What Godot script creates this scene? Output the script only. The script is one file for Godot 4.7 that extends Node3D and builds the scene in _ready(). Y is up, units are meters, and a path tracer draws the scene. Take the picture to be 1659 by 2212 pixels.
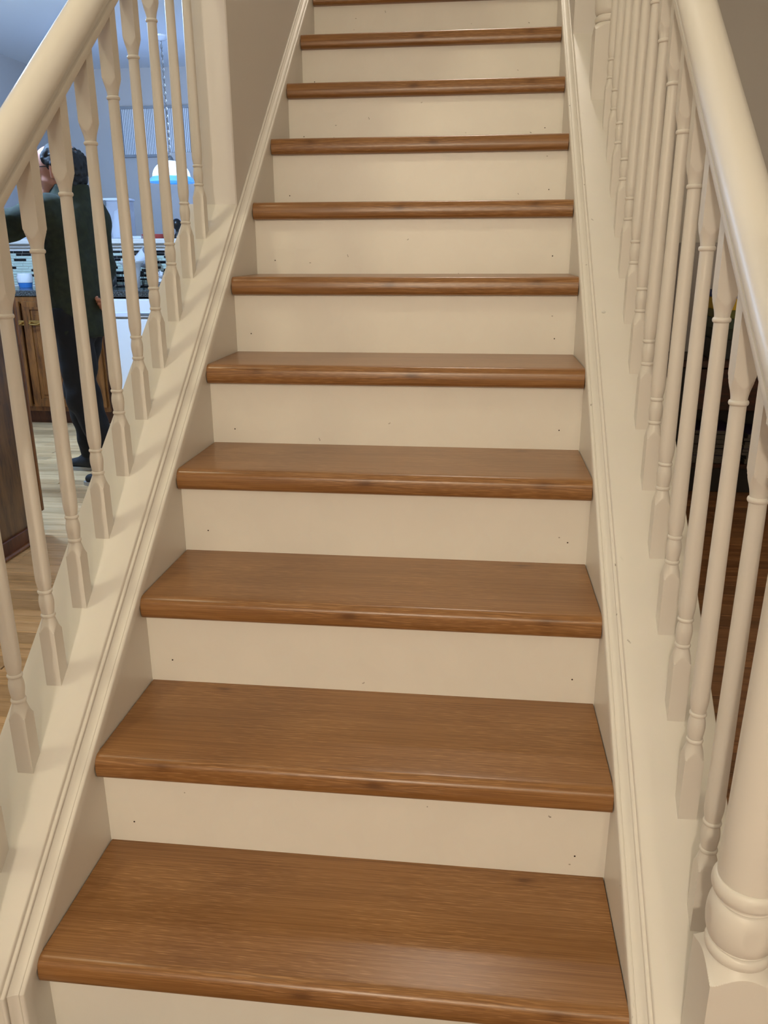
extends Node3D
# A carpetless staircase between two painted balustrades, a kitchen seen through the left one.

const RISE := 0.19
const RUN := 0.24136
const SLOPE := RISE / RUN
const HALF := 0.43639          # half the clear width between the skirt boards
const WALL_X := 0.462          # inner face of the knee walls
const CAP_H := 0.038           # cap surface above the nosing line
const RAIL_X := 0.534
const CEIL := 2.70

var M := {}
var names := {}

# ------------------------------------------------------------------ mesh builder
class MB:
	var v := PackedVector3Array()
	var n := PackedVector3Array()
	var t := PackedVector2Array()
	func tri(a: Vector3, b: Vector3, c: Vector3, na: Vector3, nb: Vector3, nc: Vector3, ta := Vector2.ZERO, tb := Vector2.ZERO, tc := Vector2.ZERO) -> void:
		var g := (b - a).cross(c - a)
		if g.length_squared() < 1e-16:
			return
		if g.dot(na + nb + nc) > 0.0:
			v.append_array([a, c, b]); n.append_array([na, nc, nb]); t.append_array([ta, tc, tb])
		else:
			v.append_array([a, b, c]); n.append_array([na, nb, nc]); t.append_array([ta, tb, tc])
	func flat_tri(a: Vector3, b: Vector3, c: Vector3, out: Vector3) -> void:
		var g := (b - a).cross(c - a).normalized()
		if g.dot(out) < 0.0:
			g = -g
		tri(a, b, c, g, g, g)
	func quad(a: Vector3, b: Vector3, c: Vector3, d: Vector3, out: Vector3) -> void:
		flat_tri(a, b, c, out)
		flat_tri(a, c, d, out)
	# a grid of points; row[i][j]; closed in j when wanted; normals split at creases
	func grid(rows: Array, closed: bool, crease := 35.0, inside := Vector3.INF, uvs: Array = []) -> void:
		var R := rows.size()
		var C: int = rows[0].size()
		var cj := C if closed else C - 1
		var fn := []
		for i in R - 1:
			var line := PackedVector3Array()
			for j in cj:
				var a: Vector3 = rows[i][j]
				var b: Vector3 = rows[i][(j + 1) % C]
				var c: Vector3 = rows[i + 1][(j + 1) % C]
				var d: Vector3 = rows[i + 1][j]
				var g := (c - a).cross(d - b)
				line.append(g.normalized() if g.length() > 1e-14 else Vector3.ZERO)
			fn.append(line)
		var sgn := 1.0
		if inside != Vector3.INF:
			var acc := 0.0
			for i in R - 1:
				for j in cj:
					acc += fn[i][j].dot(rows[i][j] - inside)
			sgn = 1.0 if acc >= 0.0 else -1.0
		else:
			# the profile's own middle in each row
			var acc2 := 0.0
			for i in R - 1:
				var mid := Vector3.ZERO
				for j in C:
					mid += rows[i][j]
				mid /= C
				for j in cj:
					acc2 += fn[i][j].dot(rows[i][j] - mid)
			sgn = 1.0 if acc2 >= 0.0 else -1.0
		var lim := cos(deg_to_rad(crease))
		for i in R - 1:
			for j in cj:
				var me: Vector3 = fn[i][j]
				if me == Vector3.ZERO:
					continue
				var vn := []
				for k in 4:
					var di := 0 if k < 2 else 1
					var dj := 0 if (k == 0 or k == 3) else 1
					var s := Vector3.ZERO
					for oi in [-1, 0]:
						for oj in [-1, 0]:
							var fi: int = i + di + oi
							var fj: int = j + dj + oj
							if fi < 0 or fi >= R - 1:
								continue
							if closed:
								fj = (fj + C) % C
							elif fj < 0 or fj >= cj:
								continue
							var o: Vector3 = fn[fi][fj]
							if o.dot(me) >= lim:
								s += o
					vn.append((s.normalized() if s.length() > 1e-9 else me) * sgn)
				var a: Vector3 = rows[i][j]
				var b: Vector3 = rows[i][(j + 1) % C]
				var c: Vector3 = rows[i + 1][(j + 1) % C]
				var d: Vector3 = rows[i + 1][j]
				if uvs.is_empty():
					tri(a, b, c, vn[0], vn[1], vn[2])
					tri(a, c, d, vn[0], vn[2], vn[3])
				else:
					var j1 := j + 1
					tri(a, b, c, vn[0], vn[1], vn[2], uvs[i][j], uvs[i][j1], uvs[i + 1][j1])
					tri(a, c, d, vn[0], vn[2], vn[3], uvs[i][j], uvs[i + 1][j1], uvs[i + 1][j])
	func polygon(pts: PackedVector2Array, at: Callable, out: Vector3) -> void:
		var idx := Geometry2D.triangulate_polygon(pts)
		for k in range(0, idx.size(), 3):
			flat_tri(at.call(pts[idx[k]]), at.call(pts[idx[k + 1]]), at.call(pts[idx[k + 2]]), out)
	# a closed outline swept from one place to another, ends capped
	func sweep(pts: PackedVector2Array, places: Array, crease := 35.0) -> void:
		var rows := []
		for f in places:
			var row := PackedVector3Array()
			for p in pts:
				row.append(f.call(p))
			rows.append(row)
		grid(rows, true, crease)
		var m0 := Vector3.ZERO
		var m1 := Vector3.ZERO
		for q in rows[0]:
			m0 += q
		for q in rows[-1]:
			m1 += q
		var d := (m1 - m0).normalized()
		polygon(pts, places[0], -d)
		polygon(pts, places[-1], d)
	func box(c: Vector3, s: Vector3, bev := 0.002, turn := Basis.IDENTITY) -> void:
		var h := s / 2.0
		bev = minf(bev, minf(h.x, minf(h.y, h.z)) * 0.9)
		var P := func(sx: float, sy: float, sz: float, ax: int) -> Vector3:
			var q := Vector3(sx * (h.x - bev), sy * (h.y - bev), sz * (h.z - bev))
			q[ax] = [sx, sy, sz][ax] * h[ax]
			return c + turn * q
		for ax in 3:
			for sg in [-1.0, 1.0]:
				var q := []
				for k in [[-1, -1], [1, -1], [1, 1], [-1, 1]]:
					var e := [0.0, 0.0, 0.0]
					e[ax] = sg
					e[(ax + 1) % 3] = float(k[0])
					e[(ax + 2) % 3] = float(k[1])
					q.append(P.call(e[0], e[1], e[2], ax))
				var o := Vector3.ZERO
				o[ax] = sg
				quad(q[0], q[1], q[2], q[3], turn * o)
		if bev <= 0.0:
			return
		for ax in 3:
			var a1 := (ax + 1) % 3
			var a2 := (ax + 2) % 3
			for s1 in [-1.0, 1.0]:
				for s2 in [-1.0, 1.0]:
					var e0 := [0.0, 0.0, 0.0]
					e0[ax] = -1.0; e0[a1] = s1; e0[a2] = s2
					var e1 := [0.0, 0.0, 0.0]
					e1[ax] = 1.0; e1[a1] = s1; e1[a2] = s2
					var o := Vector3.ZERO
					o[a1] = s1; o[a2] = s2
					quad(P.call(e0[0], e0[1], e0[2], a1), P.call(e1[0], e1[1], e1[2], a1), P.call(e1[0], e1[1], e1[2], a2), P.call(e0[0], e0[1], e0[2], a2), turn * o)
		for sx in [-1.0, 1.0]:
			for sy in [-1.0, 1.0]:
				for sz in [-1.0, 1.0]:
					flat_tri(P.call(sx, sy, sz, 0), P.call(sx, sy, sz, 1), P.call(sx, sy, sz, 2), turn * Vector3(sx, sy, sz))
	func lathe(prof: Array, c := Vector3.ZERO, seg := 32, crease := 40.0, square := 0.0) -> void:
		# prof: Vector2(radius, height); where square > 0 the section is the circle cut by a square
		var rows := []
		for p in prof:
			var row := PackedVector3Array()
			for k in seg:
				var a := TAU * k / seg
				var rr: float = p.x
				if square > 0.0:
					rr = minf(rr, square / maxf(absf(cos(a)), absf(sin(a))))
				row.append(c + Vector3(cos(a) * rr, p.y, sin(a) * rr))
			rows.append(row)
		grid(rows, true, crease)
		for e in [0, rows.size() - 1]:
			var up := Vector3.DOWN if e == 0 else Vector3.UP
			if prof[e].x > 0.0005:
				for k in seg:
					flat_tri(c + Vector3(0, prof[e].y, 0), rows[e][k], rows[e][(k + 1) % seg], up)
	func tube(path: Array, rad: float, seg := 8) -> void:
		var rows := []
		for i in path.size():
			var d: Vector3 = (path[mini(i + 1, path.size() - 1)] - path[maxi(i - 1, 0)]).normalized()
			var u := d.cross(Vector3(0.31, 0.17, 0.93)).normalized()
			var w := d.cross(u)
			var row := PackedVector3Array()
			for k in seg:
				var a := TAU * k / seg
				row.append(path[i] + (u * cos(a) + w * sin(a)) * rad)
			rows.append(row)
		grid(rows, true, 60.0)
		for e in [0, path.size() - 1]:
			var out: Vector3 = (path[0] - path[1]) if e == 0 else (path[-1] - path[-2])
			for k in seg:
				flat_tri(path[e], rows[e][k], rows[e][(k + 1) % seg], out)
	func mesh() -> ArrayMesh:
		var a := []
		a.resize(Mesh.ARRAY_MAX)
		a[Mesh.ARRAY_VERTEX] = v
		a[Mesh.ARRAY_NORMAL] = n
		a[Mesh.ARRAY_TEX_UV] = t
		var m := ArrayMesh.new()
		m.add_surface_from_arrays(Mesh.PRIMITIVE_TRIANGLES, a)
		return m

# ------------------------------------------------------------------ scene helpers
func numbered(called: String) -> String:
	var k: int = names.get(called, 0)
	names[called] = k + 1
	return called if k == 0 else "%s_%03d" % [called, k]

func obj(called: String, mb, mat: Material, parent: Node = self) -> MeshInstance3D:
	var o := MeshInstance3D.new()
	o.name = numbered(called) if parent == self else called
	o.mesh = mb.mesh() if mb is MB else mb
	o.material_override = mat
	parent.add_child(o, true)
	return o

func thing(called: String, label: String, category: String, at := Vector3.ZERO, group := "") -> Node3D:
	var o := Node3D.new()
	o.name = numbered(called)
	add_child(o)
	o.position = at
	tag(o, label, category, group)
	return o

func tag(o: Node, label: String, category: String, group := "") -> Node:
	o.set_meta("label", label)
	o.set_meta("category", category)
	if group:
		o.set_meta("group", group)
	return o

func struct(called: String, mb, mat: Material) -> MeshInstance3D:
	var o := obj(called, mb, mat)
	o.set_meta("kind", "structure")
	return o

func bx(c: Vector3, s: Vector3, bev := 0.002) -> MB:
	var m := MB.new()
	m.box(c, s, bev)
	return m

func bb(a: Vector3, b: Vector3, bev := 0.002) -> MB:
	return bx((a + b) / 2.0, (b - a).abs(), bev)

func line_y(z: float) -> float:
	return -z * SLOPE

func sl(x: float, h: float, z: float) -> Vector3:
	return Vector3(x, line_y(z) + h, z)

# ------------------------------------------------------------------ materials
func paint(c: Color, rough := 0.5, spec := 0.5) -> StandardMaterial3D:
	var m := StandardMaterial3D.new()
	m.albedo_color = c
	m.roughness = rough
	m.metallic_specular = spec
	return m

func noise(freq: float, seed_: int, oct := 3) -> FastNoiseLite:
	var f := FastNoiseLite.new()
	f.seed = seed_
	f.frequency = freq
	f.noise_type = FastNoiseLite.TYPE_SIMPLEX
	f.fractal_octaves = oct
	return f

func image_tex(w: int, h: int, data: PackedByteArray) -> ImageTexture:
	return ImageTexture.create_from_image(Image.create_from_data(w, h, false, Image.FORMAT_RGB8, data))

# wood: grain runs along u (or along v when upright)
func wood_image(w: int, h: int, dark: Color, mid: Color, light: Color, seed_: int, fleck: float, fine: float, cathedral: float, upright := false) -> ImageTexture:
	var lo := noise(1.0, seed_, 2)
	var md := noise(1.0, seed_ + 1, 3)
	var hi := noise(1.0, seed_ + 2, 2)
	var fl := noise(1.0, seed_ + 3, 1)
	var data := PackedByteArray()
	data.resize(w * h * 3)
	var U := h if upright else w
	var V := w if upright else h
	for b in V:
		var y := float(b) / V
		for a in U:
			var x := float(a) / U
			var g := lo.get_noise_2d(x * 2.2, y * 5.0) * 0.55
			var warp := md.get_noise_2d(x * 2.0, y * 3.0)
			g += sin((y * 11.0 + warp * 3.2) * TAU) * cathedral * (0.35 + 0.65 * clampf(lo.get_noise_2d(x * 1.5 + 7.0, y * 2.0) * 2.0, 0.0, 1.0))
			g += hi.get_noise_2d(x * 9.0, y * 130.0) * fine
			g += md.get_noise_2d(x * 5.0 + 3.0, y * 38.0) * fine * 0.7
			var k := fl.get_noise_2d(x * 34.0, y * 170.0)
			if k > 0.42:
				g += (k - 0.42) * fleck * (1.0 + lo.get_noise_2d(x * 3.0, y * 4.0 + 9.0))
			var c := mid.lerp(light, clampf(g, 0.0, 1.0)) if g >= 0.0 else mid.lerp(dark, clampf(-g, 0.0, 1.0))
			var at := ((a * w + b) if upright else (b * w + a)) * 3
			data[at] = int(c.r * 255.0)
			data[at + 1] = int(c.g * 255.0)
			data[at + 2] = int(c.b * 255.0)
	return image_tex(w, h, data)

# the laminate of the treads: long fine grain, a cathedral figure, a few knots and pale flecks
func tread_image(w: int, h: int) -> ImageTexture:
	var dark := Color(0.36, 0.225, 0.11)
	var mid := Color(0.565, 0.40, 0.235)
	var light := Color(0.74, 0.57, 0.39)
	var lo := noise(1.0, 3, 2)
	var md := noise(1.0, 4, 3)
	var hi := noise(1.0, 5, 2)
	var fl := noise(1.0, 6, 1)
	var data := PackedByteArray()
	data.resize(w * h * 3)
	var knots := [Vector3(0.44, 0.70, 1.0), Vector3(0.82, 0.69, 1.2), Vector3(0.78, 0.10, 0.8)]
	for b in h:
		var y := float(b) / h
		for a in w:
			var x := float(a) / w
			var g := lo.get_noise_2d(x * 1.1, y * 3.6) * 0.13
			var yy := y
			var ring := 0.0
			for kn in knots:
				var dx: float = (x - kn.x) * 3.2
				var dy: float = (y - kn.y) * 9.0
				if absf(dy) > 2.5:
					continue
				var q := exp(-(dx * dx * 12.0 + dy * dy * 3.0))
				yy += q * 0.014 * signf(dy)
				ring += exp(-(dx * dx * 260.0 + dy * dy * 26.0)) * 0.55 + q * 0.07
			var warp := md.get_noise_2d(x * 1.0, yy * 1.5)
			var band := clampf(lo.get_noise_2d(x * 0.9 + 7.0, y * 1.6) * 2.4, 0.0, 1.0)
			g += sin((yy * 9.0 + warp * 3.0) * TAU) * 0.07 * (0.15 + 0.85 * band)
			g += hi.get_noise_2d(x * 2.6, yy * 165.0) * 0.34
			g += md.get_noise_2d(x * 1.2 + 3.0, yy * 52.0) * 0.16
			g -= ring
			var k := fl.get_noise_2d(x * 18.0, y * 150.0)
			if k > 0.45:
				g += (k - 0.45) * 1.2 * clampf(0.75 + lo.get_noise_2d(x * 2.0, y * 2.5 + 9.0), 0.0, 1.0)
			var c := mid.lerp(light, clampf(g, 0.0, 1.0)) if g >= 0.0 else mid.lerp(dark, clampf(-g, 0.0, 1.0))
			var at := (b * w + a) * 3
			data[at] = int(c.r * 255.0)
			data[at + 1] = int(c.g * 255.0)
			data[at + 2] = int(c.b * 255.0)
	return image_tex(w, h, data)

func textured(tex: Texture2D, rough: float, triplanar := Vector3.ZERO, off := Vector3.ZERO) -> StandardMaterial3D:
	var m := StandardMaterial3D.new()
	m.albedo_texture = tex
	m.roughness = rough
	if triplanar != Vector3.ZERO:
		m.uv1_triplanar = true
		m.uv1_scale = triplanar
		m.uv1_offset = off
		m.uv1_triplanar_sharpness = 8.0
	return m

func speck_image(w: int, h: int, base: Color, count: int, seed_: int, dark: Color) -> ImageTexture:
	var data := PackedByteArray()
	data.resize(w * h * 3)
	var f := noise(0.011, seed_, 3)
	for y in h:
		for x in w:
			var k := 1.0 + f.get_noise_2d(x, y) * 0.007
			var at := (y * w + x) * 3
			data[at] = int(clampf(base.r * k, 0, 1) * 255.0)
			data[at + 1] = int(clampf(base.g * k, 0, 1) * 255.0)
			data[at + 2] = int(clampf(base.b * k, 0, 1) * 255.0)
	var rng := RandomNumberGenerator.new()
	rng.seed = seed_
	for s in count:
		var cx := rng.randi_range(4, w - 12)
		var cy := rng.randi_range(4, h - 12)
		var L := rng.randi_range(1, 5)
		var dx := rng.randf_range(-1, 1)
		var dy := rng.randf_range(-1, 1)
		var st := rng.randf_range(0.35, 0.9)
		for q in L:
			var at := ((cy + int(dy * q)) * w + cx + int(dx * q)) * 3
			data[at] = int(lerpf(data[at] / 255.0, dark.r, st) * 255.0)
			data[at + 1] = int(lerpf(data[at + 1] / 255.0, dark.g, st) * 255.0)
			data[at + 2] = int(lerpf(data[at + 2] / 255.0, dark.b, st) * 255.0)
	return image_tex(w, h, data)

func granite_image() -> ImageTexture:
	var w := 256
	var data := PackedByteArray()
	data.resize(w * w * 3)
	var f := noise(0.09, 31, 3)
	var g := noise(0.32, 32, 1)
	for y in w:
		for x in w:
			var k := f.get_noise_2d(x, y)
			var c := Color(0.05, 0.055, 0.06).lerp(Color(0.27, 0.30, 0.32), clampf(k * 1.6 + 0.25, 0, 1))
			if g.get_noise_2d(x, y) > 0.55:
				c = Color(0.55, 0.55, 0.52)
			var at := (y * w + x) * 3
			data[at] = int(c.r * 255.0); data[at + 1] = int(c.g * 255.0); data[at + 2] = int(c.b * 255.0)
	return image_tex(w, w, data)

func cloth_image(c: Color, seed_: int) -> ImageTexture:
	var w := 256
	var data := PackedByteArray()
	data.resize(w * w * 3)
	var f := noise(0.02, seed_, 3)
	var g := noise(0.4, seed_ + 1, 1)
	for y in w:
		for x in w:
			var k := 1.0 + f.get_noise_2d(x, y) * 0.25 + g.get_noise_2d(x, y) * 0.2
			var at := (y * w + x) * 3
			data[at] = int(clampf(c.r * k, 0, 1) * 255.0); data[at + 1] = int(clampf(c.g * k, 0, 1) * 255.0); data[at + 2] = int(clampf(c.b * k, 0, 1) * 255.0)
	return image_tex(w, w, data)

func make_materials() -> void:
	M.white = paint(Color(0.90, 0.885, 0.855), 0.36, 0.45)
	M.riser = textured(speck_image(768, 256, Color(0.93, 0.915, 0.88), 10, 5, Color(0.35, 0.3, 0.25)), 0.36, Vector3(0.9, 2.4, 1), Vector3(0.5, 0.1, 0))
	M.capm = textured(speck_image(512, 512, Color(0.90, 0.885, 0.855), 46, 8, Color(0.3, 0.26, 0.22)), 0.42, Vector3(1.1, 1.1, 1.1))
	M.capc = textured(speck_image(512, 512, Color(0.90, 0.885, 0.855), 9, 12, Color(0.35, 0.3, 0.25)), 0.42, Vector3(1.1, 1.1, 1.1))
	M.kitchen_wall = paint(Color(0.74, 0.72, 0.70), 0.75, 0.3)
	M.wall = paint(Color(0.88, 0.865, 0.845), 0.75, 0.3)
	M.ceiling = paint(Color(0.92, 0.92, 0.91), 0.9, 0.2)
	var wt := tread_image(1400, 1024)
	M.tread = textured(wt, 0.30)
	M.nail = paint(Color(0.22, 0.15, 0.10), 0.7)
	M.gap = paint(Color(0.20, 0.13, 0.07), 0.9)
	var maple := wood_image(512, 256, Color(0.62, 0.50, 0.34), Color(0.86, 0.74, 0.56), Color(0.92, 0.83, 0.68), 20, 0.3, 0.35, 0.16)
	M.maple = []
	for k in 5:
		var m := textured(maple, 0.28, Vector3(0.7, 3.0, 3.0), Vector3(0.21 * k, 0.13 * k, 0.37 * k))
		var tone: float = [1.0, 0.93, 0.97, 0.88, 1.0][k]
		m.albedo_color = Color(tone, tone * 0.96, tone * 0.92)
		M.maple.append(m)
	var brown := wood_image(512, 256, Color(0.36, 0.22, 0.12), Color(0.60, 0.42, 0.27), Color(0.70, 0.52, 0.35), 40, 0.2, 0.4, 0.18)
	M.brown = []
	for k in 4:
		var m := textured(brown, 0.32, Vector3(0.8, 3.0, 3.0), Vector3(0.27 * k, 0.11 * k, 0.41 * k))
		var tone: float = [1.0, 0.9, 0.95, 0.84][k]
		m.albedo_color = Color(tone, tone, tone)
		M.brown.append(m)
	var oak := wood_image(384, 512, Color(0.30, 0.17, 0.06), Color(0.60, 0.40, 0.19), Color(0.72, 0.51, 0.27), 50, 0.2, 0.5, 0.2, true)
	M.oak = textured(oak, 0.35, Vector3(3.0, 1.2, 3.0))
	M.oak.albedo_color = Color(0.80, 0.74, 0.66)
	M.oak_end = textured(oak, 0.35, Vector3(4.0, 1.3, 4.0), Vector3(0.3, 0.2, 0.6))
	M.oak_end.albedo_color = Color(0.66, 0.67, 0.66)
	M.oak_dark = textured(oak, 0.4, Vector3(3.0, 1.2, 3.0), Vector3(0.1, 0.5, 0.2))
	M.oak_dark.albedo_color = Color(0.62, 0.5, 0.42)
	var wal := wood_image(384, 256, Color(0.05, 0.02, 0.01), Color(0.20, 0.085, 0.04), Color(0.33, 0.16, 0.08), 60, 0.1, 0.4, 0.2)
	M.walnut = textured(wal, 0.35, Vector3(1.2, 4.0, 4.0))
	M.walnut_dark = paint(Color(0.075, 0.05, 0.04), 0.5)
	M.granite = textured(granite_image(), 0.15, Vector3(3, 3, 3))
	M.appliance = paint(Color(0.93, 0.93, 0.93), 0.25)
	M.grey = paint(Color(0.42, 0.43, 0.44), 0.4)
	M.grille = paint(Color(0.55, 0.56, 0.57), 0.5)
	M.black = paint(Color(0.02, 0.02, 0.022), 0.35)
	M.brass = paint(Color(0.72, 0.58, 0.34), 0.25)
	M.brass.metallic = 1.0
	M.steel = paint(Color(0.62, 0.62, 0.62), 0.3)
	M.steel.metallic = 0.9
	M.tile_light = paint(Color(0.80, 0.86, 0.80), 0.12)
	M.tile_dark = paint(Color(0.03, 0.035, 0.04), 0.12)
	M.grout = paint(Color(0.84, 0.86, 0.84), 0.7)
	M.plastic = paint(Color(0.86, 0.88, 0.92), 0.25)
	M.clear = paint(Color(0.85, 0.88, 0.95, 0.22), 0.1)
	M.clear.transparency = BaseMaterial3D.TRANSPARENCY_ALPHA
	M.bag = paint(Color(0.9, 0.91, 0.93), 0.4)
	M.bag.backlight_enabled = true
	M.bag.backlight = Color(0.3, 0.3, 0.3)
	M.red = paint(Color(0.75, 0.30, 0.27), 0.3)
	M.blue = paint(Color(0.16, 0.25, 0.72), 0.3)
	M.lightblue = paint(Color(0.25, 0.50, 0.78), 0.3)
	M.skin = paint(Color(0.70, 0.49, 0.40), 0.55)
	M.skin.subsurf_scatter_enabled = true
	M.skin.subsurf_scatter_strength = 0.1
	M.jacket = textured(cloth_image(Color(0.125, 0.15, 0.085), 71), 0.9, Vector3(4, 4, 4))
	M.trousers = textured(cloth_image(Color(0.055, 0.055, 0.065), 75), 0.9, Vector3(5, 5, 5))
	M.hair = textured(cloth_image(Color(0.06, 0.06, 0.065), 77), 0.7, Vector3(9, 9, 9))
	M.shoe = paint(Color(0.045, 0.06, 0.085), 0.7)
	M.sole = paint(Color(0.62, 0.62, 0.6), 0.7)
	M.glow_warm = paint(Color(1, 0.97, 0.92), 0.4)
	M.glow_warm.emission_enabled = true
	M.glow_warm.emission = Color(1.0, 0.86, 0.66)
	M.glow_warm.emission_energy_multiplier = 0.3
	M.glow_cool = paint(Color(0.95, 0.98, 1.0), 0.3)
	M.glow_cool.emission_enabled = true
	M.glow_cool.emission = Color(0.78, 0.9, 1.0)
	M.glow_cool.emission_energy_multiplier = 0.3
	M.glow_lamp = M.glow_cool.duplicate()
	M.glow_lamp.emission_energy_multiplier = 1.6
	M.shade_rim = paint(Color(0.55, 0.82, 1.0), 0.15)
	M.shade_rim.emission_enabled = true
	M.shade_rim.emission = Color(0.20, 0.55, 0.95)
	M.shade_rim.emission_energy_multiplier = 0.7

# ------------------------------------------------------------------ lights and camera
func omni(at: Vector3, rgb: Vector3, size: float, parent: Node = self) -> OmniLight3D:
	var l := OmniLight3D.new()
	l.name = "bulb_light"
	var e := maxf(rgb.x, maxf(rgb.y, rgb.z))
	l.light_color = Color(rgb.x / e, rgb.y / e, rgb.z / e).linear_to_srgb()
	l.light_energy = e
	l.light_size = size
	l.omni_range = 14.0
	l.omni_attenuation = 2.0
	l.shadow_enabled = true
	parent.add_child(l, true)
	l.position = at
	return l

# what each fitting gives off: linear colour times strength
const HALL_LIGHT := Vector3(1.30, 1.18, 0.80)
const FOYER_LIGHT := Vector3(2.75, 2.28, 1.72)
const ENTRY_LIGHT := Vector3(0.70, 0.62, 0.44)
const UPPER_LIGHT := Vector3(2.3, 2.05, 1.75)
const KITCHEN_LIGHT := Vector3(2.7, 4.3, 6.9)
const PENDANT_LIGHT := Vector3(0.12, 0.22, 0.50)
const EXPOSURE := 1.0

func _ready() -> void:
	var cam := Camera3D.new()
	cam.name = "camera"
	add_child(cam)
	cam.position = Vector3(0.19749, 1.20519, 0.64913)
	cam.basis = Basis(Vector3.UP, 0.11506) * Basis(Vector3.RIGHT, -0.31187) * Basis(Vector3.BACK, -0.00417)
	cam.fov = rad_to_deg(2.0 * atan(1106.0 / 1759.36))
	cam.near = 0.03
	cam.far = 60.0
	cam.current = true
	var we := WorldEnvironment.new()
	we.name = "environment"
	var env := Environment.new()
	env.background_mode = Environment.BG_COLOR
	env.background_color = Color(0.02, 0.02, 0.025)
	env.tonemap_mode = Environment.TONE_MAPPER_LINEAR
	env.tonemap_exposure = EXPOSURE
	env.sdfgi_enabled = true
	env.ssao_enabled = true
	env.ssil_enabled = true
	we.environment = env
	add_child(we)
	make_materials()
	build_shell()
	build_floor()
	build_knee_walls()
	build_stairs()
	build_flake()
	build_balustrades()
	build_kitchen()
	build_living()
	build_person()
	build_lamps()

# ------------------------------------------------------------------ room shell
func build_shell() -> void:
	var HI := 5.3
	# kitchen and nook under the low ceiling
	struct("wall_left", bb(Vector3(-3.80, 0, 3.4), Vector3(-3.66, HI, -7.05), 0), M.kitchen_wall)
	struct("wall_back", bb(Vector3(-3.66, 0, -7.05), Vector3(-0.567, CEIL, -6.90), 0), M.kitchen_wall)
	struct("wall_nook", bb(Vector3(-2.62, 0, -6.899), Vector3(-0.60, 2.02, -6.84), 0.004), M.kitchen_wall)
	# the foyer in front of the stairs is two storeys high
	struct("wall_front", bb(Vector3(-3.66, 0, 3.25), Vector3(3.40, HI, 3.4), 0), M.wall)
	struct("wall_right", bb(Vector3(3.40, 0, 3.4), Vector3(3.55, HI, -4.1), 0), M.wall)
	struct("wall_living_back", bb(Vector3(0.60, 0, -4.10), Vector3(3.40, CEIL, -3.95), 0), M.wall)
	struct("wall_gallery_left", bb(Vector3(-3.66, CEIL + 0.15, -1.632), Vector3(-0.567, HI, -1.75), 0), M.wall)
	struct("wall_gallery_right", bb(Vector3(0.60, CEIL + 0.15, -2.30), Vector3(3.40, HI, -2.42), 0), M.wall)
	# walls of the stairwell, from where they start up to the upper ceiling
	struct("wall_stair_left", bb(Vector3(-0.567, 0, -1.632), Vector3(-WALL_X, HI, -6.95), 0.003), M.wall)
	struct("wall_stair_right", bb(Vector3(WALL_X, 0, -2.30), Vector3(0.60, HI, -6.95), 0.003), M.wall)
	struct("wall_upper_back", bb(Vector3(-0.567, 2.6, -6.95), Vector3(0.60, HI, -7.1), 0), M.wall)
	struct("ceiling_kitchen", bb(Vector3(-3.66, CEIL, -1.632), Vector3(-0.567, CEIL + 0.15, -7.05), 0), M.ceiling)
	struct("ceiling_living", bb(Vector3(0.60, CEIL, -2.30), Vector3(3.40, CEIL + 0.15, -4.10), 0), M.ceiling)
	struct("ceiling", bb(Vector3(-3.66, HI, 3.25), Vector3(3.40, HI + 0.12, -1.632), 0), M.ceiling)
	struct("ceiling_upper", bb(Vector3(-0.567, HI, -1.632), Vector3(3.40, HI + 0.12, -7.1), 0), M.ceiling)

func build_floor() -> void:
	var f := struct("floor", bb(Vector3(-3.8, -0.12, 3.4), Vector3(3.55, -0.012, -7.05), 0), M.gap)
	var rng := RandomNumberGenerator.new()
	rng.seed = 9
	# pale maple strips left of the stairs, browner boards on the right
	var z := -0.25
	while z > -4.98:
		var x := -0.60
		x -= rng.randf_range(0.25, 1.1)
		var prev := -0.567
		while prev > -3.3:
			x = maxf(x, -3.4)
			plank(f, prev, x, z, 0.0825, M.maple[rng.randi() % 5])
			prev = x
			x -= rng.randf_range(0.8, 1.5)
		z -= 0.0825
	z = -0.28
	while z > -3.9:
		var x := 0.60 + rng.randf_range(0.3, 1.2)
		var prev := 0.597
		while prev < 2.6:
			x = minf(x, 2.7)
			plank(f, prev, x, z, 0.092, M.brown[rng.randi() % 4])
			prev = x
			x += rng.randf_range(0.9, 1.4)
		z -= 0.092
	# the rest of the boards, outside the picture
	var rest := MB.new()
	for s in [[-3.66, -0.2, 3.25, -0.21], [-0.2, 3.4, 3.25, -0.205]]:
		var zz: float = s[2]
		while zz - 0.16 > s[3]:
			rest.box(Vector3((s[0] + s[1]) / 2.0, -0.006, zz - 0.08), Vector3(s[1] - s[0], 0.012, 0.158), 0.001)
			zz -= 0.16
	var o := obj("board_field", rest, M.brown[1], f)
	o.set_meta("kind", "stuff")

var plank_shapes := {}
func plank(f: Node, x0: float, x1: float, z: float, w: float, mat: Material) -> void:
	var L := absf(x1 - x0)
	if L < 0.03:
		return
	var key := "%d_%d" % [int(roundf(L * 50.0)), int(w * 10000)]
	if not plank_shapes.has(key):
		var m := MB.new()
		m.box(Vector3.ZERO, Vector3(roundf(L * 50.0) / 50.0 - 0.0015, 0.012, w - 0.0012), 0.001)
		plank_shapes[key] = m.mesh()
	var o := obj("plank", plank_shapes[key], mat, f)
	o.position = Vector3((x0 + x1) / 2.0, -0.006, z - w / 2.0)

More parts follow.
